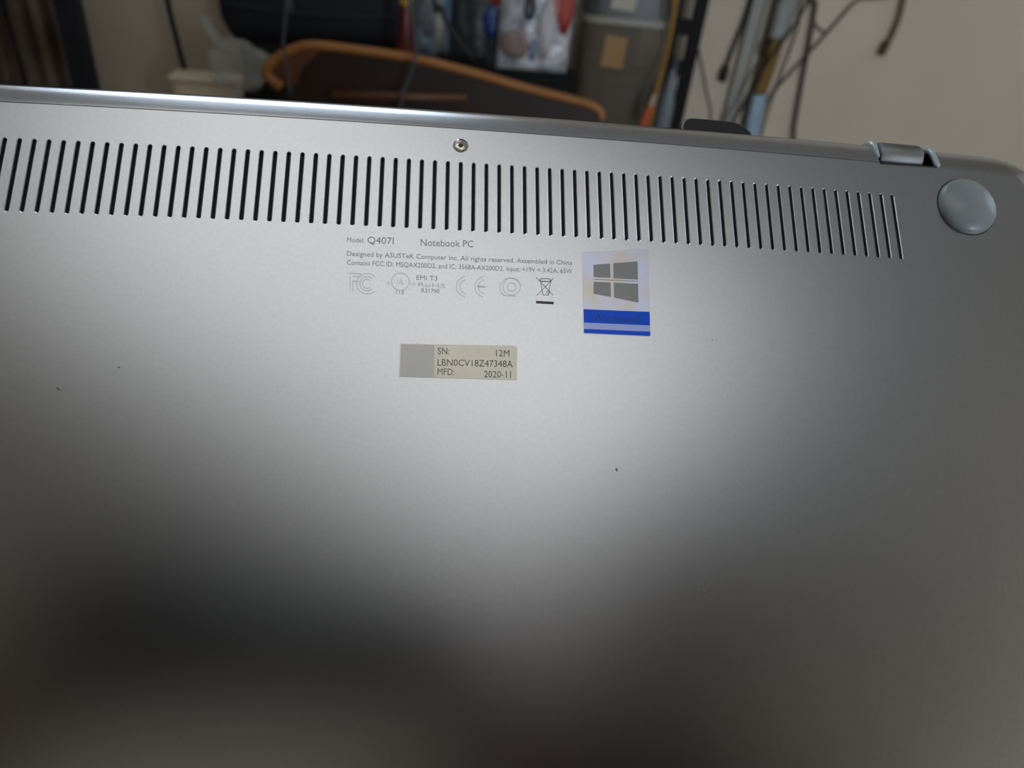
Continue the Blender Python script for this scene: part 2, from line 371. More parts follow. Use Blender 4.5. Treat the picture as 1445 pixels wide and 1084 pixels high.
# lid folded down behind, keyboard deck, and the rubber bumper on the lid's edge
obj('keyboard_deck', box(((XL + XR) / 2, (YF + YR) / 2, -0.0092), (XR - XL - 0.008, YR - YF - 0.012, 0.002), bevel=0.0006), mat('deck_silver', (190, 190, 190), 0.4, 0.9), laptop)
la = math.radians(-78.4); ldir = Vector((0, math.cos(la), math.sin(la)))
lrot = Matrix.Rotation(la, 3, 'X'); LH = Vector(((XL + XR) / 2, YR - 0.006, -0.0115))
lid = obj('lid', box(LH + lrot @ Vector((0, 0.1, 0)), (XR - XL, 0.204, 0.0045), rot=lrot, bevel=0.0015), alu2, laptop)
obj('screen', box(LH + lrot @ Vector((0, 0.1, -0.0024)), (XR - XL - 0.012, 0.19, 0.0006), rot=lrot), mat('screen_black', (12, 12, 14), 0.15), lid)
zb = -0.0085
c0, c1 = L(963, 180, zb), L(1062, 190, zb); tp = L(1000, 166.5, zb)
yb0 = YR - 0.004; h0 = tp.y
bx0, bx1 = c0.x, c1.x
def bump_poly(g):
    return [(bx0 + g, yb0), (bx0 + g, h0 - 0.0028), (bx0 + 0.0006 + g, h0 - 0.0012 - g * .5), (bx0 + 0.0019 + g, h0 - 0.0002 - g), (bx0 + 0.0035 + g, h0 - g), (bx1 - 0.0055 - g, h0 - 0.0002 - g), (bx1 - 0.0030 - g, h0 - 0.0009 - g), (bx1 - 0.001 - g, h0 - 0.0026 - g * .5), (bx1 - g, h0 - 0.0040), (bx1 - g, yb0)]
bo = obj('lid_bumper', prism(bump_poly(0), zb - 0.0045, zb - 0.0006), alu2, lid)
ru = obj('bumper_rubber', prism(bump_poly(0.0005), zb - 0.0006, zb), mat('black_rubber', (30, 30, 32), 0.55), lid); ru['label'] = 'black rubber bumper on the lid edge'

# printing on the underside
ink = mat('grey_ink', (138, 138, 138), 0.35, 0.8); faint = mat('faint_ink', (183, 183, 183), 0.33, 0.95); dark_ink = mat('dark_ink', (92, 84, 80), 0.5, 0.3)
Z = 0.00004
printed('printed_text', 'Model:', (489.5, 341.6), (514, 342.6), 6.5, Z, ink, laptop)
printed('printed_text', 'Q407I', (518.5, 343.4), (555.5, 344.8), 9.5, Z, ink, laptop)
printed('printed_text', 'Notebook PC', (593.5, 346.8), (668, 349.0), 9.5, Z, ink, laptop)
printed('printed_text', 'Designed by ASUSTeK Computer Inc. All rights reserved. Assembled in China', (489.4, 361.0), (807.6, 374.0), 6.6, Z, ink, laptop)
printed('printed_text', 'Contains FCC ID: MSQAX200D2, and IC: 3568A-AX200D2. Input: +19V = 3.42A, 65W', (489.4, 373.6), (807.8, 386.0), 6.6, Z, ink, laptop)
def px_ring(cx_, cy_, rx, ry, a0=0, a1=360, n=28): return [L(cx_ + rx * math.cos(math.radians(a0 + (a1 - a0) * k / n)), cy_ + ry * math.sin(math.radians(a0 + (a1 - a0) * k / n))) for k in range(n + 1)]
def stroke(bm, pts, wpx, closed=False): return ribbon(pts, wpx * p / 17.5, 0, Z, bm, closed)
bm = bmesh.new()
for q in ([(492, 385.5), (510, 386.5)], [(494, 390), (494, 412)], [(498, 395), (498, 412)], [(498, 390), (508, 390.5)], [(498, 397), (508, 397.5)]): stroke(bm, [L(*v) for v in q], 0.9)
for rx, ry in ((15, 14.5), (10, 10), (6.5, 6.5)): stroke(bm, px_ring(518, 400.5, rx, ry, 45, 320), 0.9)
obj('printed_mark', bm, faint, laptop)
bm = bmesh.new(); stroke(bm, px_ring(565, 397.5, 12.5, 12.2), 1.0)
obj('printed_mark', bm, faint, laptop)
printed('printed_text', 'UL', (560, 400.5), (570, 401.2), 7, Z, faint, laptop); printed('printed_text', 'c', (546, 401.5), (550, 401.8), 6, Z, faint, laptop); printed('printed_text', 'us', (579, 402.6), (586, 403), 6, Z, faint, laptop)
printed('printed_text', 'I.T.E', (558.5, 414.6), (570, 415.4), 5.5, Z, ink, laptop)
printed('printed_text', 'EMI T3', (587.5, 394.8), (617, 396.2), 6.5, Z, ink, laptop)
printed('printed_text', 'RoHS', (590, 404), (628, 406.5), 5.5, Z, faint, laptop)
printed('printed_text', 'R31790', (594.5, 412.6), (620, 414.2), 5.8, Z, ink, laptop)
bm = bmesh.new()
for cx_ in (660, 686):
    for r_ in (16, 11): stroke(bm, px_ring(cx_, 404.6, r_, r_ * 0.93, 105, 255), 0.9)
stroke(bm, [L(674, 404.2), L(685, 404.8)], 2.2)
obj('printed_mark', bm, faint, laptop)
bm = bmesh.new(); stroke(bm, px_ring(722, 404.5, 12.5, 12), 0.9); stroke(bm, px_ring(722, 405, 6, 6), 1.0); stroke(bm, px_ring(720, 406, 14.5, 13.5, 120, 330), 0.8)
stroke(bm, [L(709, 416), L(715, 417.5), L(727, 418)], 0.9)
obj('printed_mark', bm, faint, laptop)
bm = bmesh.new()
for q in ([(756.5, 391.5), (781, 417)], [(781.5, 392.5), (757.5, 417)], [(763, 397.5), (766, 416)], [(777, 398), (774, 416.6)], [(766, 416), (774, 416.6)], [(761, 396.5), (778.5, 397.5)]): stroke(bm, [L(*v) for v in q], 0.9)
stroke(bm, px_ring(769.5, 395.3, 8, 2.2), 1.1); stroke(bm, px_ring(773.5, 412.5, 2, 2), 1)
obj('printed_mark', bm, ink, laptop)
obj('printed_mark', stroke(bmesh.new(), [L(756.3, 426.4), L(781.5, 427.8)], 3.6), dark_ink, laptop)

# serial label: the code at its end is left blank
lab_m = mat('label_silver', (206, 203, 192), 0.34, 0.92, noise=0.03, scale=200); lab_g = mat('label_grey', (184, 184, 184), 0.36, 0.9)
def LL(x, y): return L(550 + x / 7.605, 475 + y / 7.605)
lab = obj('serial_label', quad_prism([LL(112, 78), LL(1345, 100), LL(1368, 122), LL(1362, 468), LL(98, 432)], 0, 0.00009), lab_m, laptop)
lab['label'] = 'small silver serial number label'
obj('label_patch', quad_prism([LL(125, 84), LL(478, 92), LL(474, 440), LL(110, 428)], 0.00009, 0.00013), lab_g, lab)
lz = 0.00013; lk = mat('label_ink', (108, 106, 104), 0.4, 0.6)
def LT(s, a, b, cap): printed('label_text', s, (550 + a[0] / 7.605, 475 + a[1] / 7.605), (550 + b[0] / 7.605, 475 + b[1] / 7.605), cap, lz, lk, lab)
LT('SN:', (515, 190), (640, 193), 9.2); LT('12M', (1140, 213), (1284, 217), 9.2)
LT('LBN0CV18Z47348A', (512, 312), (1320, 330), 9.2); LT('MFD:', (512, 412), (692, 416), 9.2); LT('2020-11', (1012, 438), (1300, 444), 9.2)

# logo sticker
def S(x, y): return L(800 + x / 7.743, 340 + y / 7.743)
holo = mat('sticker_foil', (216, 208, 200), 0.33, 0.85, rgb2=(212, 218, 244), scale=140)  # holographic sheen painted in as beige and lilac patches of colour
st = obj('logo_sticker', quad_prism([S(166, 124), S(872, 86), S(886, 96), S(912, 1030), S(902, 1044), S(190, 1012), S(178, 1000)], 0, 0.0001), holo, laptop)
st['label'] = 'foil sticker with grey four-pane window logo over a blue band'
pane_m = mat('sticker_grey', (142, 144, 146), 0.36, 0.8)
for q in ([(288, 264), (470, 250), (474, 404), (290, 398)], [(505, 247), (770, 226), (774, 424), (508, 410)], [(290, 448), (476, 456), (480, 614), (290, 578)], [(510, 458), (776, 472), (780, 676), (514, 622)]):
    obj('logo_pane', quad_prism([S(*v) for v in q], 0.0001, 0.00015), pane_m, st)
obj('logo_bar', quad_prism([S(290, 418), S(774, 440), S(774, 446), S(290, 424)], 0.0001, 0.00014), pane_m, st)
blue = mat('sticker_blue', (18, 84, 222), 0.35, 0.6); 
obj('blue_band', quad_prism([S(181, 748), S(903, 778), S(907, 926), S(184, 894)], 0.0001, 0.00015), blue, st)
obj('blue_band', quad_prism([S(186, 964), S(909, 994), S(911, 1030), S(902, 1040), S(192, 1008), S(184, 1000)], 0.0001, 0.00015), blue, st)
obj('pale_band', quad_prism([S(184, 894), S(907, 926), S(909, 994), S(186, 964)], 0.0001, 0.00013), mat('sticker_lilac', (168, 184, 240), 0.35, 0.7), st)
printed('sticker_text', 'Windows', (800 + 285 / 7.743, 340 + 876 / 7.743), (800 + 738 / 7.743, 340 + 896 / 7.743), 10.2, 0.00017, mat('sticker_ink', (52, 82, 140), 0.4, 0.5), st, 0.0)
printed('sticker_text', '\u00ae', (800 + 752 / 7.743, 340 + 886 / 7.743), (800 + 812 / 7.743, 340 + 889 / 7.743), 10.2, 0.00017, MATS['sticker_ink'], st, 0.0)
# little marks of dirt
sp_m = mat('dirt', (136, 134, 130), 0.5, 0.6)
for x, y, a, b, ang in ((870, 663, 2.0, 3.2, 0.2), (993, 833, 3.8, 1.9, -0.6), (168, 518.5, 2.2, 1.5, 0.3), (82, 549, 4.0, 1.6, -0.7), (1005, 480, 1.2, 1.2, 0)):
    c = L(x, y); k_ = 0.75 * p / 17.5
    poly = [(c.x + k_ * (a * math.cos(t) * math.cos(ang) - b * math.sin(t) * math.sin(ang)), c.y + k_ * (a * math.cos(t) * math.sin(ang) + b * math.sin(t) * math.cos(ang))) for t in [2 * PI * q / 10 for q in range(10)]]
    obj('dirt_speck', prism(poly, 0, 0.00005), sp_m, laptop)

# ------------------------------------------------------------------ side table the laptop stands on
wood_dk = grained('dark_wood', (52, 34, 24), (74, 50, 34), (8, 1, 1))
TZ = 0.69 + (YF * math.sin(TILT) + -0.0103 * math.cos(TILT)) - 0.0005
tb = thing('side_table', 'small dark wooden side table under the laptop', 'table', (0, 0.01, 0))
obj('table_top', box((0, 0, TZ - 0.0105), (0.40, 0.42, 0.02), bevel=0.004), wood_dk, tb)
for sx in (-1, 1):
    for sy in (-1, 1): obj('leg', box((sx * 0.165, sy * 0.175, (TZ - 0.0205) / 2), (0.03, 0.03, TZ - 0.0205), bevel=0.003), wood_dk, tb)

# ------------------------------------------------------------------ what lies behind the laptop
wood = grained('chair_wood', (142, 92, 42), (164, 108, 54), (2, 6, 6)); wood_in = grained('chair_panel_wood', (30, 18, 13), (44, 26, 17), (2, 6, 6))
# wooden chair, seen from behind: arched back
CHY = 0.72
ctop = [at(x, y, CHY) for x, y in ((398, 122), (382, 110), (377, 98), (388, 85), (412, 71), (440, 64), (500, 70), (580, 82), (660, 101), (740, 124), (800, 139), (830, 147), (846, 157), (848, 168))]
ch = thing('wooden_chair', 'brown wooden chair seen from behind, arched top rail above the laptop edge', 'chair', (ctop[5].x, CHY, 0))
off = Vector(ch.location)
rail = smooth_path([v - off for v in ctop], 6)
obj('top_rail', tube([v for v in rail], lambda t: 0.0072 - 0.0020 * min(1, t * 2.5), 12, smooth=False), wood, ch, smooth=True)
cbk = [at(x, y, CHY - 0.004) - off for x, y in ((379, 99), (389, 86), (413, 72), (440, 66), (452, 74), (436, 86), (424, 100), (420, 120), (402, 122), (386, 112))]
b_ = bmesh.new(); fa = [b_.verts.new((v.x, v.y, v.z)) for v in cbk]; fb = [b_.verts.new((v.x, v.y + 0.006, v.z)) for v in cbk]
b_.faces.new(fa); b_.faces.new(fb[::-1])
for k in range(len(fa)): b_.faces.new((fa[k], fa[(k + 1) % len(fa)], fb[(k + 1) % len(fa)], fb[k]))
obj('corner_block', b_, grained('corner_wood', (78, 46, 24), (104, 62, 32), (2, 6, 6)), ch)
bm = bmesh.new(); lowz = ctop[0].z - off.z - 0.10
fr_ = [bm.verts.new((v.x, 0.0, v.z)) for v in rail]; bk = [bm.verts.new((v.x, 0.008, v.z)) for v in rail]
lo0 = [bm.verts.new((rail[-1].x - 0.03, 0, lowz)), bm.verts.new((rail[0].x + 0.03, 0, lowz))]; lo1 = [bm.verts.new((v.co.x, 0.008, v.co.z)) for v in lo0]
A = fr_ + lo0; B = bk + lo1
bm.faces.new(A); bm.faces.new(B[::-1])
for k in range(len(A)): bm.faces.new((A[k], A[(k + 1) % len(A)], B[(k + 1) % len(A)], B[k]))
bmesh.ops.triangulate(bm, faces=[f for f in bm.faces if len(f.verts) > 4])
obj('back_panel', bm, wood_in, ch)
q0, q1 = at(470, 132, CHY) - off, at(658, 136, CHY) - off
obj('lower_rail', tube([q0 + Vector((0, -0.006, 0)), q1 + Vector((0, -0.006, 0))], 0.0055, 10, False), grained('chair_rail_wood', (84, 52, 36), (100, 64, 44)), ch, smooth=True)
sz = 0.30; mid = (rail[0].x + rail[-1].x) / 2
obj('seat', box((mid, 0.135, sz), (0.36, 0.22, 0.022), bevel=0.008), wood_dk, ch)
for sx in (-1, 1):
    obj('leg', box((mid + sx * 0.15, 0.22, (sz - 0.011) / 2), (0.03, 0.03, sz - 0.011), bevel=0.003), wood_dk, ch)
    obj('leg', box((mid + sx * 0.15, 0.02, (lowz + 0.02) / 2), (0.03, 0.024, lowz + 0.02), bevel=0.003), wood_dk, ch)
# low bench along the wall
BZ = 0.365
bn = thing('low_bench', 'low dark bench along the wall behind the chair, carrying bag, tray and bin', 'bench', (0, 1.034, 0))
obj('bench_top', box((-0.055, 0, BZ - 0.012), (0.70, 0.165, 0.024), bevel=0.003), mat('bench_dark', (20, 19, 19), 0.7, spec=0.2), bn)
for sx in (-0.38, 0.27): obj('leg', box((sx, 0, (BZ - 0.024) / 2), (0.03, 0.11, BZ - 0.024), bevel=0.003), MATS['bench_dark'], bn)
# navy bag
BY = 1.03
def soft_box(c, s, bev, seg=4, squash=None):
    b = box(c, s, bevel=bev, seg=seg)
    return b
a0, a1 = at(308, 72, BY), at(572, 72, BY)
navy = mat('navy_cloth', (17, 22, 34), 0.75, noise=0.25, scale=20, bump=0.3, bscale=120)
bagw = a1.x - a0.x; bagh = 0.30
bag = thing('navy_bag', 'dark navy cloth bag with rounded corners behind the chair back', 'bag', ((a0.x + a1.x) / 2, BY + 0.04, BZ))
b = bmesh.new(); bot = at(440, 76, BY).z - BZ
add_box(b, (0, 0, bot + bagh / 2), (bagw, 0.084, bagh), bevel=0.040, seg=5)
for v in b.verts:
    v.co.x += 0.004 * math.sin(v.co.z * 60); v.co.y += 0.004 * math.sin(v.co.x * 50 + v.co.z * 40)
obj('body', b, navy, bag, smooth=True)
obj('seam', tube([(-bagw / 2 + 0.01, -0.044, bot + 0.06), (0, -0.047, bot + 0.055), (bagw / 2 - 0.01, -0.044, bot + 0.06)], 0.002, 8), mat('navy_trim', (28, 34, 46), 0.6), bag, smooth=True)
obj('base_pad', box((0, 0, (bot + 0.008) / 2), (bagw * 0.8, 0.06, bot + 0.008), bevel=0.004), mat('pad_black', (14, 14, 16), 0.7), bag)
# cream box and clear bag beside it
c0, c1 = at(248, 100, 1.01), at(318, 100, 1.01)
cb = thing('cream_box', 'cream box with folded top edge standing beside the navy bag', 'box', ((c0.x + c1.x) / 2 + 0.012, 0.995, BZ))
ch_ = at(290, 110, 1.0).z - BZ
cw = c1.x - c0.x + 0.02
crm = mat('cream_card', (228, 214, 186), 0.7, noise=0.05, scale=12)
obj('body', box((0, 0, ch_ / 2), (cw, 0.038, ch_), bevel=0.005), crm, cb)
obj('lid', box((0, -0.002, ch_ + 0.003), (cw + 0.006, 0.044, 0.006), bevel=0.002), crm, cb)
clear = see_through('clear_film', (215, 220, 214), 0.32, 0.15)
b = bmesh.new(); bmesh.ops.create_icosphere(b, subdivisions=4, radius=1.0)
cc = at(338, 92, 0.955)
for v in b.verts:
    n = v.co.normalized(); k = 1 + 0.16 * math.sin(7 * n.x + 4 * n.z) * math.cos(6 * n.y + 5 * n.x) + 0.06 * math.sin(17 * n.z + 9 * n.x)
    v.co = Vector((n.x * 0.040 * k, n.y * 0.014 * k, n.z * 0.034 * k))
cz = cc.z
pb = thing('clear_plastic_bag', 'crumpled clear plastic bag squeezed between cream box and navy bag', 'plastic bag', (cc.x, 0.953, cz - 0.05))
obj('film', b, clear, pb, smooth=True).location = (0, 0, 0.05)
obj('neck', tube([(-0.018, 0, 0.072), (-0.032, 0, 0.090), (-0.040, 0.004, 0.108)], lambda t: 0.010 - 0.004 * t, 10, flat=0.5), see_through('clear_film_tail', (190, 195, 190), 0.3, 0.2), pb, smooth=True)
# black tray with packets on it
TY = 0.985
t0, t1 = at(600, 70, TY), at(812, 100, TY)
tz = at(700, 92, TY).z
tr = thing('black_tray', 'black tray on the bench holding coloured packets, behind the chair back', 'tray', ((t0.x + t1.x) / 2, 1.03, BZ))
tw = t1.x - t0.x
blk = mat('black_plastic', (9, 9, 10), 0.6, spec=0.2)
trh = tz - BZ - 0.004
obj('tray_base', box((0, 0, 0.004), (tw - 0.02, 0.08, 0.008), bevel=0.003), blk, tr)
for c, s in (((0, -0.044, trh / 2), (tw, 0.006, trh)), ((0, 0.044, trh / 2), (tw, 0.006, trh)), ((-tw / 2 + 0.003, 0, trh / 2), (0.006, 0.082, trh)), ((tw / 2 - 0.003, 0, trh / 2), (0.006, 0.082, trh))):
    obj('tray_side', box(c, s, bevel=0.002), blk, tr)
obj('tray_knob', box((-tw / 2 + 0.055, -0.045, trh + 0.004), (0.075, 0.012, 0.022), bevel=0.006, seg=3), blk, tr)
def packet(name, label, px0, px1, pyt, pyb, Y, m, patches, depth=0.0085, lean=0.0):
    A_, B_ = at(px0, (pyt + pyb) / 2, Y), at(px1, (pyt + pyb) / 2, Y); zt, zb_ = at((px0 + px1) / 2, pyt, Y).z, BZ + 0.010
    W, H = B_.x - A_.x, zt - zb_; nx, nz = 14, 18
    t = thing(name, label, 'packet', ((A_.x + B_.x) / 2, Y + depth, zb_), 'packets standing in the black tray')
    b = bmesh.new(); gr = {}
    def bulge(u, v): return depth * (max(0, 1 - abs(2 * u - 1) ** 2.6) * max(0, 1 - abs(2 * v - 1) ** 4)) ** 0.6 + 0.002 * math.sin(23 * u + 9 * v) * math.sin(11 * v + 3 * u) + 0.0012
    for s in (-1, 1):
        for i in range(nx + 1):
            for j in range(nz + 1):
                u, v = i / nx, j / nz; gr[s, i, j] = b.verts.new(((u - .5) * W, s * bulge(u, v), v * H))
        for i in range(nx):
            for j in range(nz): b.faces.new([gr[s, i, j], gr[s, i + 1, j], gr[s, i + 1, j + 1], gr[s, i, j + 1]])
    for i in range(nx):
        for j in (0, nz): b.faces.new([gr[-1, i, j], gr[-1, i + 1, j], gr[1, i + 1, j], gr[1, i, j]])
    for j in range(nz):
        for i in (0, nx): b.faces.new([gr[-1, i, j], gr[-1, i, j + 1], gr[1, i, j + 1], gr[1, i, j]])
    obj('pouch', b, m, t, smooth=True)
    for (cx_, cy_, rx, rz, mm) in patches:
        c = at(cx_, cy_, Y) - Vector(t.location); sx = rx * 1.2 / FPX; szz = rz * 1.2 / FPX
        b = bmesh.new(); ctr = None; ring = []
        def pt(x, z, o=0.0008):
            u = min(1, max(0, x / W + .5)); v = min(1, max(0, z / H)); return Vector((x, -bulge(u, v) - o, z))
        ctr = b.verts.new(pt(c.x, c.z)); rr1 = [b.verts.new(pt(c.x + .5 * sx * math.cos(2 * PI * k / 20), c.z + .5 * szz * math.sin(2 * PI * k / 20))) for k in range(20)]
        rr2 = [b.verts.new(pt(c.x + sx * math.cos(2 * PI * k / 20), c.z + szz * math.sin(2 * PI * k / 20))) for k in range(20)]
        for k in range(20):
            j = (k + 1) % 20; b.faces.new((ctr, rr1[k], rr1[j])); b.faces.new((rr1[k], rr2[k], rr2[j], rr1[j]))
        ex = bmesh.ops.extrude_face_region(b, geom=b.faces[:]); bmesh.ops.translate(b, vec=(0, 0.001, 0), verts=[v for v in ex['geom'] if isinstance(v, bmesh.types.BMVert)])
        obj('printed_patch', b, mm, t, smooth=True)
    return t
pw = mat('print_white', (196, 196, 200), 0.4); pbl = mat('print_blue', (28, 62, 120), 0.45); por = mat('print_orange', (176, 120, 62), 0.45); prd = mat('print_red', (168, 52, 36), 0.45)
psk = mat('print_beige', (142, 124, 118), 0.45); psky = mat('print_sky', (92, 128, 158), 0.4); pgr = mat('print_grey', (120, 124, 132), 0.35)
packet('snack_packet', 'pale blue and white packet at the bag end of the black tray', 588, 652, -70, 68, 1.040, mat('packet_slate', (66, 78, 96), 0.35, rgb2=(130, 146, 160), scale=45, bump=0.4, bscale=60, bdist=0.004),
       [(604, 18, 8, 30, pgr), (620, 38, 5, 32, mat('print_bone', (170, 164, 158), 0.4)), (640, 20, 10, 26, psky)])
packet('snack_packet', 'dark packet with blue and orange print standing between two paler packets', 640, 728, -70, 84, 1.021, mat('packet_charcoal', (34, 36, 40), 0.35, rgb2=(58, 62, 66), scale=50, bump=0.4, bscale=60, bdist=0.004),
       [(694, 30, 12, 20, pbl), (716, 28, 11, 12, por), (704, -4, 12, 10, prd), (702, 16, 6, 7, pw)])
packet('snack_packet', 'silver grey packet with orange red corner beside the clear bin', 706, 812, -70, 96, 1.002, mat('packet_silver', (130, 134, 142), 0.3, 0.2, rgb2=(205, 206, 212), scale=40, bump=0.5, bscale=50, bdist=0.004),
       [(726, 62, 19, 18, psk), (800, 10, 10, 34, prd), (772, 40, 11, 38, pw), (786, 6, 5, 22, mat('print_coral', (190, 110, 96), 0.4)), (752, 70, 6, 14, mat('print_lilac', (110, 122, 150), 0.4)), (748, 10, 8, 16, mat('print_dark', (50, 56, 64), 0.4))])  # the tall white patch is a highlight painted onto the silver
# red bottle
rb0 = at(572, 30, 0.955)
rb = thing('red_bottle', 'slim red bottle with yellow cap between navy bag and packets', 'bottle', (rb0.x, 0.968, BZ))
hz = at(572, 8, 0.955).z - BZ
bsc = hz
obj('body', lathe([(0, 0), (0.010, 0), (0.0125, 0.003), (0.0125, bsc * 0.72), (0.009, bsc * 0.88), (0.007, bsc)], 24), mat('red_plastic', (120, 26, 20), 0.35, rgb2=(70, 16, 16), scale=30), rb, smooth=True, auto=40)
obj('cap', lathe([(0, bsc - 0.001), (0.009, bsc - 0.001), (0.009, bsc + 0.02), (0.0075, bsc + 0.022), (0, bsc + 0.022)], 24), mat('yellow_cap', (170, 130, 40), 0.4), rb, smooth=True, auto=40)
# clear grey bin with rim and notes
NYD = 1.005
n0, n1 = at(816, 110, NYD), at(936, 110, NYD)
bz_ = BZ; bw = (n1.x - n0.x); rimz = at(885, 32, NYD).z - bz_
bn2 = thing('storage_bin', 'smoky clear plastic storage bin with pale rim and a tan note stuck on', 'bin', ((n0.x + n1.x) / 2, 1.04, bz_))
smoky = see_through('smoky_plastic', (128, 116, 104), 0.36, 0.25)
def round_rect(wd, dp, r, n=5):
    out = []
    for sx, sy, a0_ in ((1, 1, 0), (-1, 1, 90), (-1, -1, 180), (1, -1, 270)):
        for k in range(n + 1):
            a = math.radians(a0_ + 90 * k / n); out.append((sx * (wd / 2 - r) + r * math.cos(a), sy * (dp / 2 - r) + r * math.sin(a)))
    return out
def loft(levels, r=0.02, cap0=True, cap1=False):
    b = bmesh.new(); rs = [[b.verts.new((x, y, z)) for x, y in round_rect(wd, dp, r)] for wd, dp, z in levels]
    for A_, B_ in zip(rs, rs[1:]):
        for k in range(len(A_)): b.faces.new((A_[k], A_[(k + 1) % len(A_)], B_[(k + 1) % len(A_)], B_[k]))
    if cap0: b.faces.new(rs[0][::-1])
    if cap1: b.faces.new(rs[-1])
    return b
b = loft([(bw * 0.95, 0.066, 0.002), (bw * 1.03, 0.074, rimz), (bw * 1.03 - 0.003, 0.071, rimz), (bw * 0.95 - 0.003, 0.063, 0.005)], 0.02, True, True)
obj('body', b, smoky, bn2, smooth=True, auto=40)
b = loft([(bw * 1.03, 0.074, rimz - 0.003), (bw * 1.07, 0.082, rimz - 0.003), (bw * 1.07, 0.082, rimz + 0.006), (bw * 1.03, 0.076, rimz + 0.006), (bw * 1.03, 0.074, rimz - 0.003)], 0.022, False)
obj('rim', b, mat('bin_rim_pale', (150, 146, 134), 0.4), bn2, smooth=True, auto=40)
obj('lid', loft([(bw * 1.03, 0.074, rimz + 0.006), (bw * 1.0, 0.070, rimz + 0.05), (bw * 0.96, 0.066, rimz + 0.06)], 0.022, True, True), mat('bin_lid_grey', (74, 74, 74), 0.4), bn2, smooth=True, auto=40)
g0 = at(866, 73, NYD) - Vector(bn2.location); g1 = at(880, 5, NYD) - Vector(bn2.location)
nt_ = obj('note', box((g0.x, -0.0372, g0.z), (0.034, 0.001, 0.044), rot=Matrix.Rotation(0.05, 3, 'Y')), mat('tan_note', (164, 122, 74), 0.7, rgb2=(150, 128, 92), scale=18), bn2); nt_['label'] = 'tan paper note'
obj('paper_tag', box((g1.x, -0.0375, g1.z + 0.012), (0.036, 0.001, 0.040), rot=Matrix.Rotation(0.05, 3, 'Y')), mat('white_paper', (188, 184, 172), 0.7), bn2)
ct = thing('dark_pouch', 'dark blue black pouch stored inside the smoky bin', 'pouch', (bn2.location.x + 0.012, 1.04, bz_ + 0.006))
obj('body', box((0.004, 0, 0.062), (bw * 0.72, 0.045, 0.124), bevel=0.018, seg=4), mat('pouch_black', (16, 18, 24), 0.7, noise=0.3, scale=30), ct, smooth=True)
obj('flap', box((0, -0.0235, 0.075), (bw * 0.5, 0.004, 0.045), bevel=0.0015), mat('pouch_flap', (24, 27, 34), 0.7), ct)
# black perforated rack post, floor to above the frame
RYY = 1.06
r0, r1 = at(957, 0, RYY), at(1001, 0, RYY)
post_m = mat('rack_black', (9, 9, 10), 0.6, spec=0.2)
rx0, rx1 = r0.x + 0.003, r1.x
rk = thing('rack_post', 'black perforated metal rack post beside the clear bin', 'post', ((rx0 + rx1) / 2, RYY, 0))
rw = rx1 - rx0
hz0 = at(970, 8, RYY).z; hz1 = at(968, 68, RYY).z; stp = hz0 - hz1
obj('side_flange', box((rw / 2 - 0.011, 0, 0.8), (0.022, 0.004, 1.6)), post_m, rk)
obj('side_flange', box((-rw / 2 + 0.0035, 0, 0.8), (0.007, 0.004, 1.6)), post_m, rk)
obj('side_flange', box((rw / 2 - 0.001, 0.02, 0.8), (0.003, 0.036, 1.6)), post_m, rk)
k = -12; ww_ = rw - 0.029
while True:
    z0, z1 = hz1 + k * stp + 0.018, hz1 + (k + 1) * stp - 0.018
    if z0 > 1.58: break
    if z1 > 0: obj('bridge', box((-rw / 2 + 0.007 + ww_ / 2, 0, (max(z0, 0) + min(z1, 1.6)) / 2), (ww_, 0.004, min(z1, 1.6) - max(z0, 0))), post_m, rk)
    k += 1
# navy upright post at the other side
l0, l1 = at(78, 0, 1.0), at(111, 0, 1.0)
np_ = thing('steel_upright', 'dark navy square steel upright standing in front of the brown curtain', 'post', ((l0.x + l1.x) / 2, 1.0, 0))
nw = l1.x - l0.x
nm_ = mat('navy_steel', (20, 24, 38), 0.45)
obj('tube', box((0, 0, 0.75), (nw, 0.03, 1.49), bevel=0.004), nm_, np_); obj('foot_plate', box((0, 0, 0.003), (nw + 0.04, 0.07, 0.006), bevel=0.002), nm_, np_); obj('end_cap', box((0, 0, 1.497), (nw * 0.96, 0.028, 0.006), bevel=0.002), blk, np_)
# curtain with folds
b = bmesh.new(); xa, xb = at(-60, 0, 1.08).x, at(100, 60, 1.08).x; nx = 60; cols = []
for i in range(nx + 1):
    t = i / nx; x = xa + (xb - xa) * t; y = 1.075 + 0.016 * math.sin(t * 31) + 0.006 * math.sin(t * 67 + 1)
    cols.append([b.verts.new((x, y, z)) for z in (0.02, 0.4, 0.8, 1.2, 1.6)])
for i in range(nx):
    for j in range(4): b.faces.new((cols[i][j], cols[i + 1][j], cols[i + 1][j + 1], cols[i][j + 1]))
bmesh.ops.solidify(b, geom=b.faces[:], thickness=0.002)
cu = obj('curtain', b, mat('curtain_brown', (146, 124, 110), 0.85, rgb2=(196, 186, 176), scale=9), smooth=True)
tag(cu, 'brown grey cloth curtain hanging in folds behind the navy upright', 'curtain')
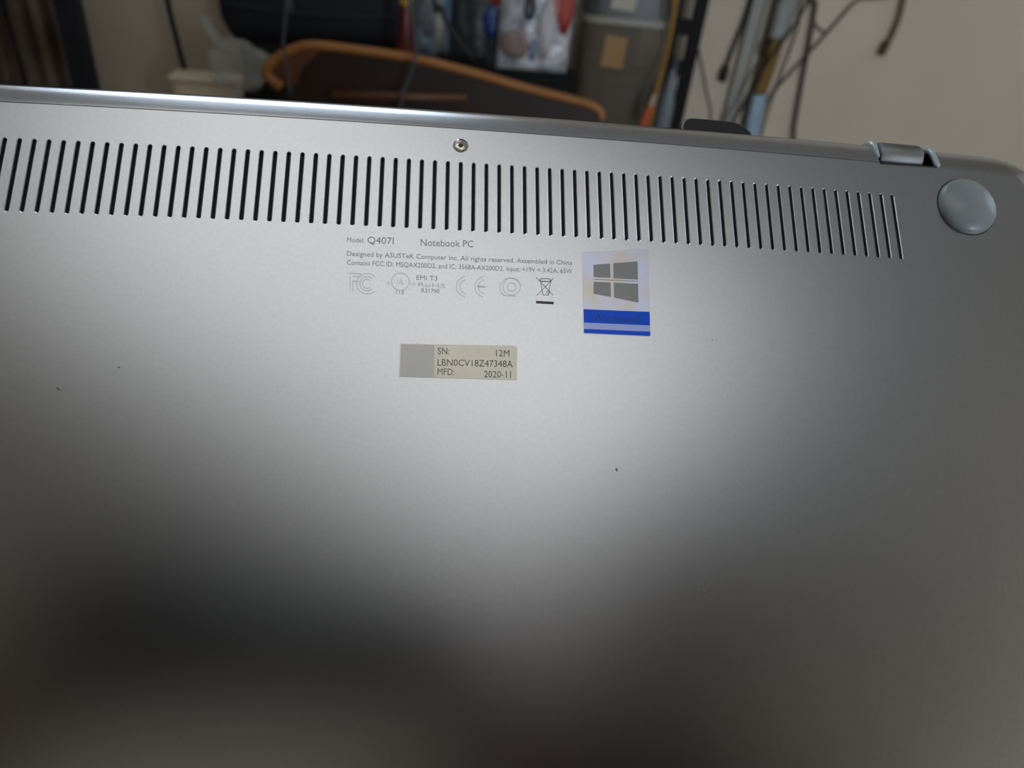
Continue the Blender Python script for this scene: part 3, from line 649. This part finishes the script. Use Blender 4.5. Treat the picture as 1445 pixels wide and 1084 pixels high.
# cables
def cable(name, label, pts, r, m, cat='cable', parts=None):
    P_ = [at(*q) for q in pts]
    if pts[0][1] < -25: P_.insert(0, P_[0] + (P_[0] - P_[1]).normalized() * 0.02 + Vector((0, 0, 0.45)))
    if pts[-1][1] > 140 and pts[0][1] < 100: P_.append(P_[-1] + Vector((0, 0, -0.16)))
    o = obj(name, tube(P_, r, 10), m, smooth=True); tag(o, label, cat); return o
bk_ = mat('cable_black', (18, 18, 20), 0.5); br_ = mat('cable_brown', (66, 58, 52), 0.55); gy_ = mat('cable_grey', (72, 74, 78), 0.5)
cable('cable', 'thick black cable hanging across bare wall beside the navy upright', [(228, -60, 1.06), (236, 0, 1.06), (249, 55, 1.06), (267, 125, 1.06), (272, 160, 1.06)], 0.0042, bk_)
cable('cable', 'dark cable hanging in front of the brown curtain', [(-8, -40, 1.04), (6, 20, 1.04), (20, 62, 1.04), (34, 112, 1.04), (40, 150, 1.04)], 0.0035, bk_)
cable('cable', 'thin grey cord hanging over the navy bag and chair rail', [(408, -50, .70), (405, 0, .70), (402, 35, .70), (400, 62, .70), (405, 95, .70), (411, 135, .70)], 0.0016, gy_)
cable('cable', 'thin dark cord crossing chair rail beside the red bottle', [(578, -50, .70), (580, 5, .70), (585, 50, .70), (584, 90, .70), (572, 125, .70), (566, 150, .70)], 0.0018, gy_)
cable('cable', 'black cable lying over the pale blue packet', [(612, -40, .962), (622, 10, .962), (636, 42, .962), (652, 65, .962), (668, 84, .962)], 0.0034, bk_)
cable('yellow_cord', 'yellow cord hanging between bin and black rack post', [(958, -50, 0.99), (953, 0, 0.99), (944, 60, 0.99), (930, 115, 0.99), (919, 165, 0.99), (914, 190, 0.99)], 0.0032, mat('yellow_cord', (160, 120, 22), 0.5), 'cord')
cable('cable', 'thin pale wire running beside the yellow cord', [(944, -40, 0.997), (940, 30, 0.997), (931, 80, 0.997), (912, 125, 0.997), (903, 150, 0.997), (905, 175, 0.997)], 0.0014, mat('wire_pale', (118, 114, 106), 0.5))
oc = at(913, 158, 0.975)
o_ = thing('orange_clip', 'small orange and white clip beside the yellow cord', 'clip', (oc.x, 0.975, oc.z - 0.02))
obj('body', box((0, 0, 0.014), (0.009, 0.008, 0.032), rot=Matrix.Rotation(0.2, 3, 'Y'), bevel=0.002), mat('clip_orange', (206, 84, 30), 0.4), o_)
obj('tip', box((0.005, 0, 0.038), (0.008, 0.007, 0.018), rot=Matrix.Rotation(0.2, 3, 'Y'), bevel=0.002), mat('clip_white', (176, 160, 150), 0.4), o_)
# pale bottle between bin and post
pbx = at(941, 140, 1.03)
pbo = thing('clear_bottle', 'pale blue grey plastic bottle standing between yellow cord and rack post', 'bottle', (pbx.x, 1.03, BZ))
hb_ = at(944, 96, 1.03).z - BZ
obj('body', lathe([(0, 0), (0.012, 0), (0.0135, 0.004), (0.0135, hb_ * 0.6), (0.006, hb_ * 0.9), (0.006, hb_)], 24), mat('bottle_blue_grey', (118, 128, 136), 0.25), pbo, smooth=True, auto=40)
obj('cap', lathe([(0, hb_), (0.0075, hb_), (0.0075, hb_ + 0.016), (0, hb_ + 0.016)], 20), mat('cap_grey', (60, 62, 66), 0.4), pbo, smooth=True, auto=40)
# white conduit on the wall, leaning pouch and cables on the right
cdt = thing('cable_conduit', 'pale flat cable conduit fixed upright on the wall beside the rack post', 'conduit', (at(1050, 80, 1.11).x, 1.114, 0.1))
za = 0.1; xw = at(1072, 0, 1.11).x
cdt.location.x = xw
obj('channel', box((0, 0, 0.65), (0.020, 0.010, 1.3), bevel=0.002), mat('conduit_grey', (158, 158, 150), 0.5), cdt)
obj('cover', box((0.017, -0.001, 0.65), (0.010, 0.010, 1.3), bevel=0.002), mat('conduit_cream', (196, 186, 168), 0.5), cdt)
obj('edge', box((0.011, 0, 0.65), (0.004, 0.009, 1.3)), mat('conduit_edge', (92, 88, 74), 0.6), cdt)
pz = thing('cloth_roll', 'leaning roll of cloth in grey, mustard and light blue bands near the conduit', 'cloth roll', at(1064, 190, 1.10))
pts = [(1137, -70), (1112, 2), (1098, 52), (1086, 92), (1072, 132), (1062, 182), (1060, 230)]
cp = [at(x, y, 1.102) - Vector(pz.location) for x, y in pts]
def piece(name, i0, i1, rgb, r0_, r1_, seedm):
    m = mat(seedm, rgb, 0.8, noise=0.12, scale=40, bump=0.4, bscale=90)
    return obj(name, tube(cp[i0:i1 + 1], lambda t: r0_ + (r1_ - r0_) * t, 16, flat=0.45), m, pz, smooth=True)
piece('grey_band', 0, 2, (150, 156, 150), 0.030, 0.027, 'roll_grey'); piece('mustard_band', 2, 4, (124, 96, 44), 0.020, 0.020, 'roll_mustard'); piece('blue_band', 4, 6, (150, 178, 196), 0.0215, 0.0235, 'roll_blue')
obj('dark_opening', tube([at(1092, 52, 1.092) - Vector(pz.location), at(1083, 66, 1.092) - Vector(pz.location), at(1078, 80, 1.092) - Vector(pz.location)], lambda t: 0.011 - 0.006 * t, 12, flat=0.4), mat('opening_dark', (28, 24, 20), 0.8), pz, smooth=True)
hcb = thing('charger_cable', 'black cable ending in a dangling plug between rack post and conduit', 'cable', at(1022, 115, 1.113))
hl = Vector(hcb.location)
obj('cord', tube([at(x, y, 1.113) - hl for x, y in ((1070, -50), (1056, 12), (1044, 45), (1032, 75), (1025, 95))], 0.0028, 10), bk_, hcb, smooth=True)
obj('plug', tube([at(1025, 94, 1.113) - hl, at(1022, 104, 1.113) - hl, at(1019, 115, 1.113) - hl], lambda t: 0.0060 + 0.001 * math.sin(t * 3), 12), bk_, hcb, smooth=True)
cable('cable', 'thin wire hanging straight down the wall beside the rack post', [(984, 60, 1.1165), (990, 90, 1.1165), (997, 130, 1.1165), (1002, 175, 1.1165)], 0.0013, br_)
cable('cable', 'dark cable dropping along the conduit edge', [(1076, -40, 1.112), (1070, 20, 1.112), (1058, 70, 1.112), (1046, 110, 1.112), (1030, 165, 1.112), (1026, 190, 1.112)], 0.0024, br_)
cable('cable', 'dark brown cable slung diagonally across the cloth roll', [(1152, -40, 1.085), (1138, 4, 1.085), (1118, 40, 1.085), (1090, 78, 1.085), (1066, 115, 1.085), (1046, 152, 1.085), (1030, 185, 1.085)], 0.0027, bk_)
cable('cable', 'brown cable hanging nearly straight to the right of the cloth roll', [(1156, -50, 1.112), (1151, 5, 1.112), (1142, 60, 1.112), (1132, 115, 1.112), (1121, 178, 1.112), (1117, 205, 1.112)], 0.0034, br_)
cable('cable', 'light brown wire curving from upper wall down behind the cloth roll', [(1252, -4, 1.1165), (1218, -2, 1.1165), (1203, 6, 1.1165), (1178, 34, 1.1165), (1148, 68, 1.1165), (1118, 100, 1.1165), (1092, 130, 1.1165), (1074, 162, 1.1165)], 0.0022, mat('cable_taupe', (88, 80, 70), 0.55))
cable('cable', 'short pale wire stub crossing the brown cable', [(1150, 33, 1.117), (1156, 40, 1.117), (1164, 46, 1.117)], 0.002, mat('wire_stub', (106, 98, 84), 0.55))
cable('cable', 'thin brown wire running just inside the brown hanging cable', [(1140, -30, 1.1135), (1128, 30, 1.1135), (1112, 78, 1.1135), (1096, 122, 1.1135), (1080, 170, 1.1135)], 0.0016, br_)
pg = thing('plug_cable', 'pale cable with brown plug hanging alone on the bare wall', 'cable', at(1246, 76, 1.1135))
pl = Vector(pg.location)
obj('cord', tube([at(x, y, 1.1135) - pl for x, y in ((1284, -50), (1275, 0), (1268, 28), (1258, 52), (1251, 64))], 0.0042, 10), mat('cable_putty', (112, 104, 86), 0.55), pg, smooth=True)
obj('plug', tube([at(1252, 60, 1.1135) - pl, at(1248, 68, 1.1135) - pl, at(1243, 78, 1.1135) - pl], lambda t: 0.0070 - 0.001 * t, 12), mat('plug_brown', (82, 66, 44), 0.5), pg, smooth=True)

# ------------------------------------------------------------------ unseen panel, added to stand in for the ceiling's glow
lp = thing('ceiling_lamp', 'wide flat white ceiling light panel above the laptop', 'lamp', GLOW_POS)
lp.rotation_euler.z = math.radians(GLOW_TURN); lw, ld = GLOW_SIZE; lm_ = mat('lamp_white', (225, 225, 225), 0.4)
for c, sz_ in (((0, -ld / 2 - 0.01, -0.02), (lw + 0.04, 0.02, 0.04)), ((0, ld / 2 + 0.01, -0.02), (lw + 0.04, 0.02, 0.04)), ((-lw / 2 - 0.01, 0, -0.02), (0.02, ld, 0.04)), ((lw / 2 + 0.01, 0, -0.02), (0.02, ld, 0.04))):
    obj('frame_bar', box(c, sz_, bevel=0.003), lm_, lp)
obj('diffuser', box((0, 0, -0.025), (lw, ld, 0.01)), mat('lamp_opal', (255, 253, 249), 0.4, emit=GLOW_STRENGTH), lp)

# ------------------------------------------------------------------ phone taking the picture, and the person holding it
cr, cu_, cb_ = cam_right.normalized(), -cam_down.normalized(), -cam_fwd.normalized()
PH = Matrix((cr, cu_, cb_)).transposed().to_4x4()
ph = thing('phone', 'black smartphone held level over the laptop', 'phone'); ph.matrix_world = Matrix.Translation(CAM) @ PH
PC = Vector((-0.060, -0.016, 0.0085))
obj('body', box(PC, (0.158, 0.074, 0.008), bevel=0.0035, seg=3), mat('phone_black', (16, 16, 18), 0.35), ph, smooth=True, auto=30)
obj('camera_ring', lathe([(0.0075, 0.0045), (0.0075, 0.0025), (0.0060, 0.0025), (0.0060, 0.0045)], 28), mat('phone_ring', (40, 40, 42), 0.3, 0.8), ph)
obj('screen', box(PC + Vector((0, 0, 0.0042)), (0.150, 0.068, 0.0006)), mat('phone_screen', (30, 30, 34), 0.2), ph)

PM = ph.matrix_world.copy()
def pl_(x, y, z): return PM @ Vector((x, y, z))
HEAD = Vector((0.228, -0.455, 1.078))
sk = bmesh.new(); skl = sk.verts.layers.skin.verify(); SV = []
def sv(co, r, parent=None, flat=1.0):
    v = sk.verts.new(co); v[skl].radius = (r, r * flat); SV.append(v)
    if parent is not None: sk.edges.new((parent, v))
    return v
pelvis = sv((0.17, -0.78, 0.56), 0.135); pelvis[skl].use_root = True
belly = sv((0.17, -0.735, 0.70), 0.13, pelvis); chest = sv((0.172, -0.66, 0.86), 0.145, belly)
neck0 = sv((0.190, -0.56, 0.955), 0.062, chest); neck1 = sv((0.205, -0.505, 1.005), 0.056, neck0)
jaw = sv(HEAD + Vector((0, 0.0, -0.045)), 0.066, neck1); mid_h = sv(HEAD + Vector((0, -0.005, 0.02)), 0.080, jaw); crown = sv(HEAD + Vector((0, -0.02, 0.075)), 0.070, mid_h)
sv(HEAD + Vector((-0.01, 0.092, -0.012)), 0.010, mid_h)
def hand(wrist, palm, tips, par):
    w_ = sv(wrist, 0.027, par); p_ = sv(palm, 0.024, w_)
    for path, r in tips:
        q = p_
        for k, c in enumerate(path): q = sv(c, r * (1 - 0.12 * k), q)
sh = sv((0.36, -0.65, 0.925), 0.066, chest); el = sv((0.345, -0.50, 0.69), 0.046, sh)
hand(pl_(0.082, -0.078, 0.050), pl_(0.052, -0.055, 0.034), [
    ([pl_(0.034, -0.016, 0.014), pl_(0.026, 0.0, 0.003), pl_(0.026, 0.012, -0.002)], 0.0092), ([pl_(0.034, -0.034, 0.012), pl_(0.024, -0.026, -0.004), pl_(0.012, -0.030, -0.006)], 0.0095),
    ([pl_(0.034, -0.052, 0.012), pl_(0.022, -0.046, -0.004), pl_(0.008, -0.049, -0.006)], 0.0090), ([pl_(0.034, -0.070, 0.014), pl_(0.020, -0.066, -0.001), pl_(0.006, -0.066, -0.003)], 0.0080),
    ([pl_(0.036, -0.052, 0.036), pl_(0.016, -0.038, 0.026), pl_(0.002, -0.030, 0.022)], 0.0105)], el)
sh = sv((-0.015, -0.65, 0.925), 0.066, chest); el = sv((-0.17, -0.53, 0.68), 0.046, sh)
hand(pl_(-0.215, -0.080, 0.060), pl_(-0.180, -0.055, 0.036), [
    ([pl_(-0.160, -0.012, 0.016), pl_(-0.150, -0.002, 0.002), pl_(-0.138, 0.0, -0.005)], 0.0092), ([pl_(-0.160, -0.030, 0.012), pl_(-0.150, -0.024, -0.004), pl_(-0.136, -0.024, -0.006)], 0.0095),
    ([pl_(-0.160, -0.048, 0.012), pl_(-0.148, -0.044, -0.004), pl_(-0.132, -0.046, -0.006)], 0.0090), ([pl_(-0.160, -0.066, 0.014), pl_(-0.146, -0.063, -0.001), pl_(-0.132, -0.063, -0.003)], 0.0080),
    ([pl_(-0.164, -0.052, 0.036), pl_(-0.146, -0.040, 0.026), pl_(-0.130, -0.032, 0.022)], 0.0105)], el)
for s_ in (-1, 1):
    hp = sv((0.17 + s_ * 0.095, -0.76, 0.53), 0.088, pelvis); kn = sv((0.17 + s_ * 0.20, -0.36, 0.50), 0.060, hp)
    an = sv((0.17 + s_ * 0.20, -0.40, 0.09), 0.038, kn); sv((0.17 + s_ * 0.21, -0.36, 0.042), 0.036, an); sv((0.17 + s_ * 0.22, -0.25, 0.032), 0.028, SV[-1])
me = bpy.data.meshes.new('person'); sk.to_mesh(me); sk.free()
per = bpy.data.objects.new('person', me); COL.objects.link(per)
md = per.modifiers.new('skin', 'SKIN'); md.use_smooth_shade = True; md2 = per.modifiers.new('subd', 'SUBSURF'); md2.levels = md2.render_levels = 2
dg = bpy.context.evaluated_depsgraph_get(); me2 = bpy.data.meshes.new_from_object(per.evaluated_get(dg)); per.modifiers.clear(); per.data = me2
me2.materials.clear()
for m in (mat('skin', (122, 92, 76), 0.6), mat('charcoal_jumper', (20, 19, 20), 0.9, noise=0.15, scale=60), mat('dark_trousers', (26, 28, 36), 0.9), mat('dark_shoe', (18, 18, 18), 0.5)): me2.materials.append(m)
wr, wl_ = pl_(0.082, -0.078, 0.050), pl_(-0.215, -0.080, 0.060)
for f in me2.polygons:
    c = Vector(f.center); f.use_smooth = True
    if c.z > 0.985 and c.y > -0.65: f.material_index = 0
    elif abs((PM.inverted() @ c).y + 0.04) < 0.075 and -0.03 < (PM.inverted() @ c).z < 0.062 and -0.222 < (PM.inverted() @ c).x < 0.088: f.material_index = 0
    elif c.z < 0.085: f.material_index = 3
    elif c.z < 0.60: f.material_index = 2
    else: f.material_index = 1
tag(per, 'person in charcoal jumper seated behind the laptop, holding the phone in both hands', 'person')
b = bmesh.new(); bmesh.ops.create_icosphere(b, subdivisions=4, radius=1.0)
for v in b.verts: v.co = Vector((v.co.x * 0.097, v.co.y * 0.108, v.co.z * 0.102))
bmesh.ops.delete(b, geom=[v for v in b.verts if v.co.z < -0.085 or (v.co.y > 0.055 and v.co.z < 0.05)], context='VERTS')
bmesh.ops.solidify(b, geom=b.faces[:], thickness=0.006)
hr = obj('hair', b, mat('dark_hair', (24, 18, 15), 0.6, noise=0.3, scale=90), per, smooth=True); hr.location = HEAD + Vector((0, -0.02, 0.035))
for s_ in (-1, 1):
    e_ = obj('eye', lathe([(0, -0.011), (0.008, -0.008), (0.011, 0), (0.008, 0.008), (0, 0.011)], 16), mat('eye', (60, 48, 40), 0.2), per, smooth=True); e_.location = HEAD + Vector((s_ * 0.031, 0.066, 0.012))
    e2 = obj('ear', box((0, 0, 0), (0.014, 0.03, 0.055), bevel=0.006, seg=3), MATS['skin'], per, smooth=True); e2.location = HEAD + Vector((s_ * 0.082, -0.005, 0.0))
mo = obj('mouth', box((0, 0, 0), (0.044, 0.008, 0.010), bevel=0.003), mat('lips', (120, 66, 58), 0.5), per, smooth=True); mo.location = HEAD + Vector((0, 0.066, -0.056))
# stool
stl = thing('stool', 'dark wooden stool under the seated person', 'stool', (0.17, -0.80, 0))
obj('seat', lathe([(0, 0.40), (0.17, 0.40), (0.18, 0.41), (0.18, 0.425), (0.17, 0.435), (0, 0.435)], 40), wood_dk, stl, smooth=True, auto=40)
for k in range(4):
    a = PI / 4 + k * PI / 2; obj('leg', tube([(0.12 * math.cos(a), 0.12 * math.sin(a), 0.40), (0.17 * math.cos(a), 0.17 * math.sin(a), 0.0)], 0.016, 12, False), wood_dk, stl, smooth=True)
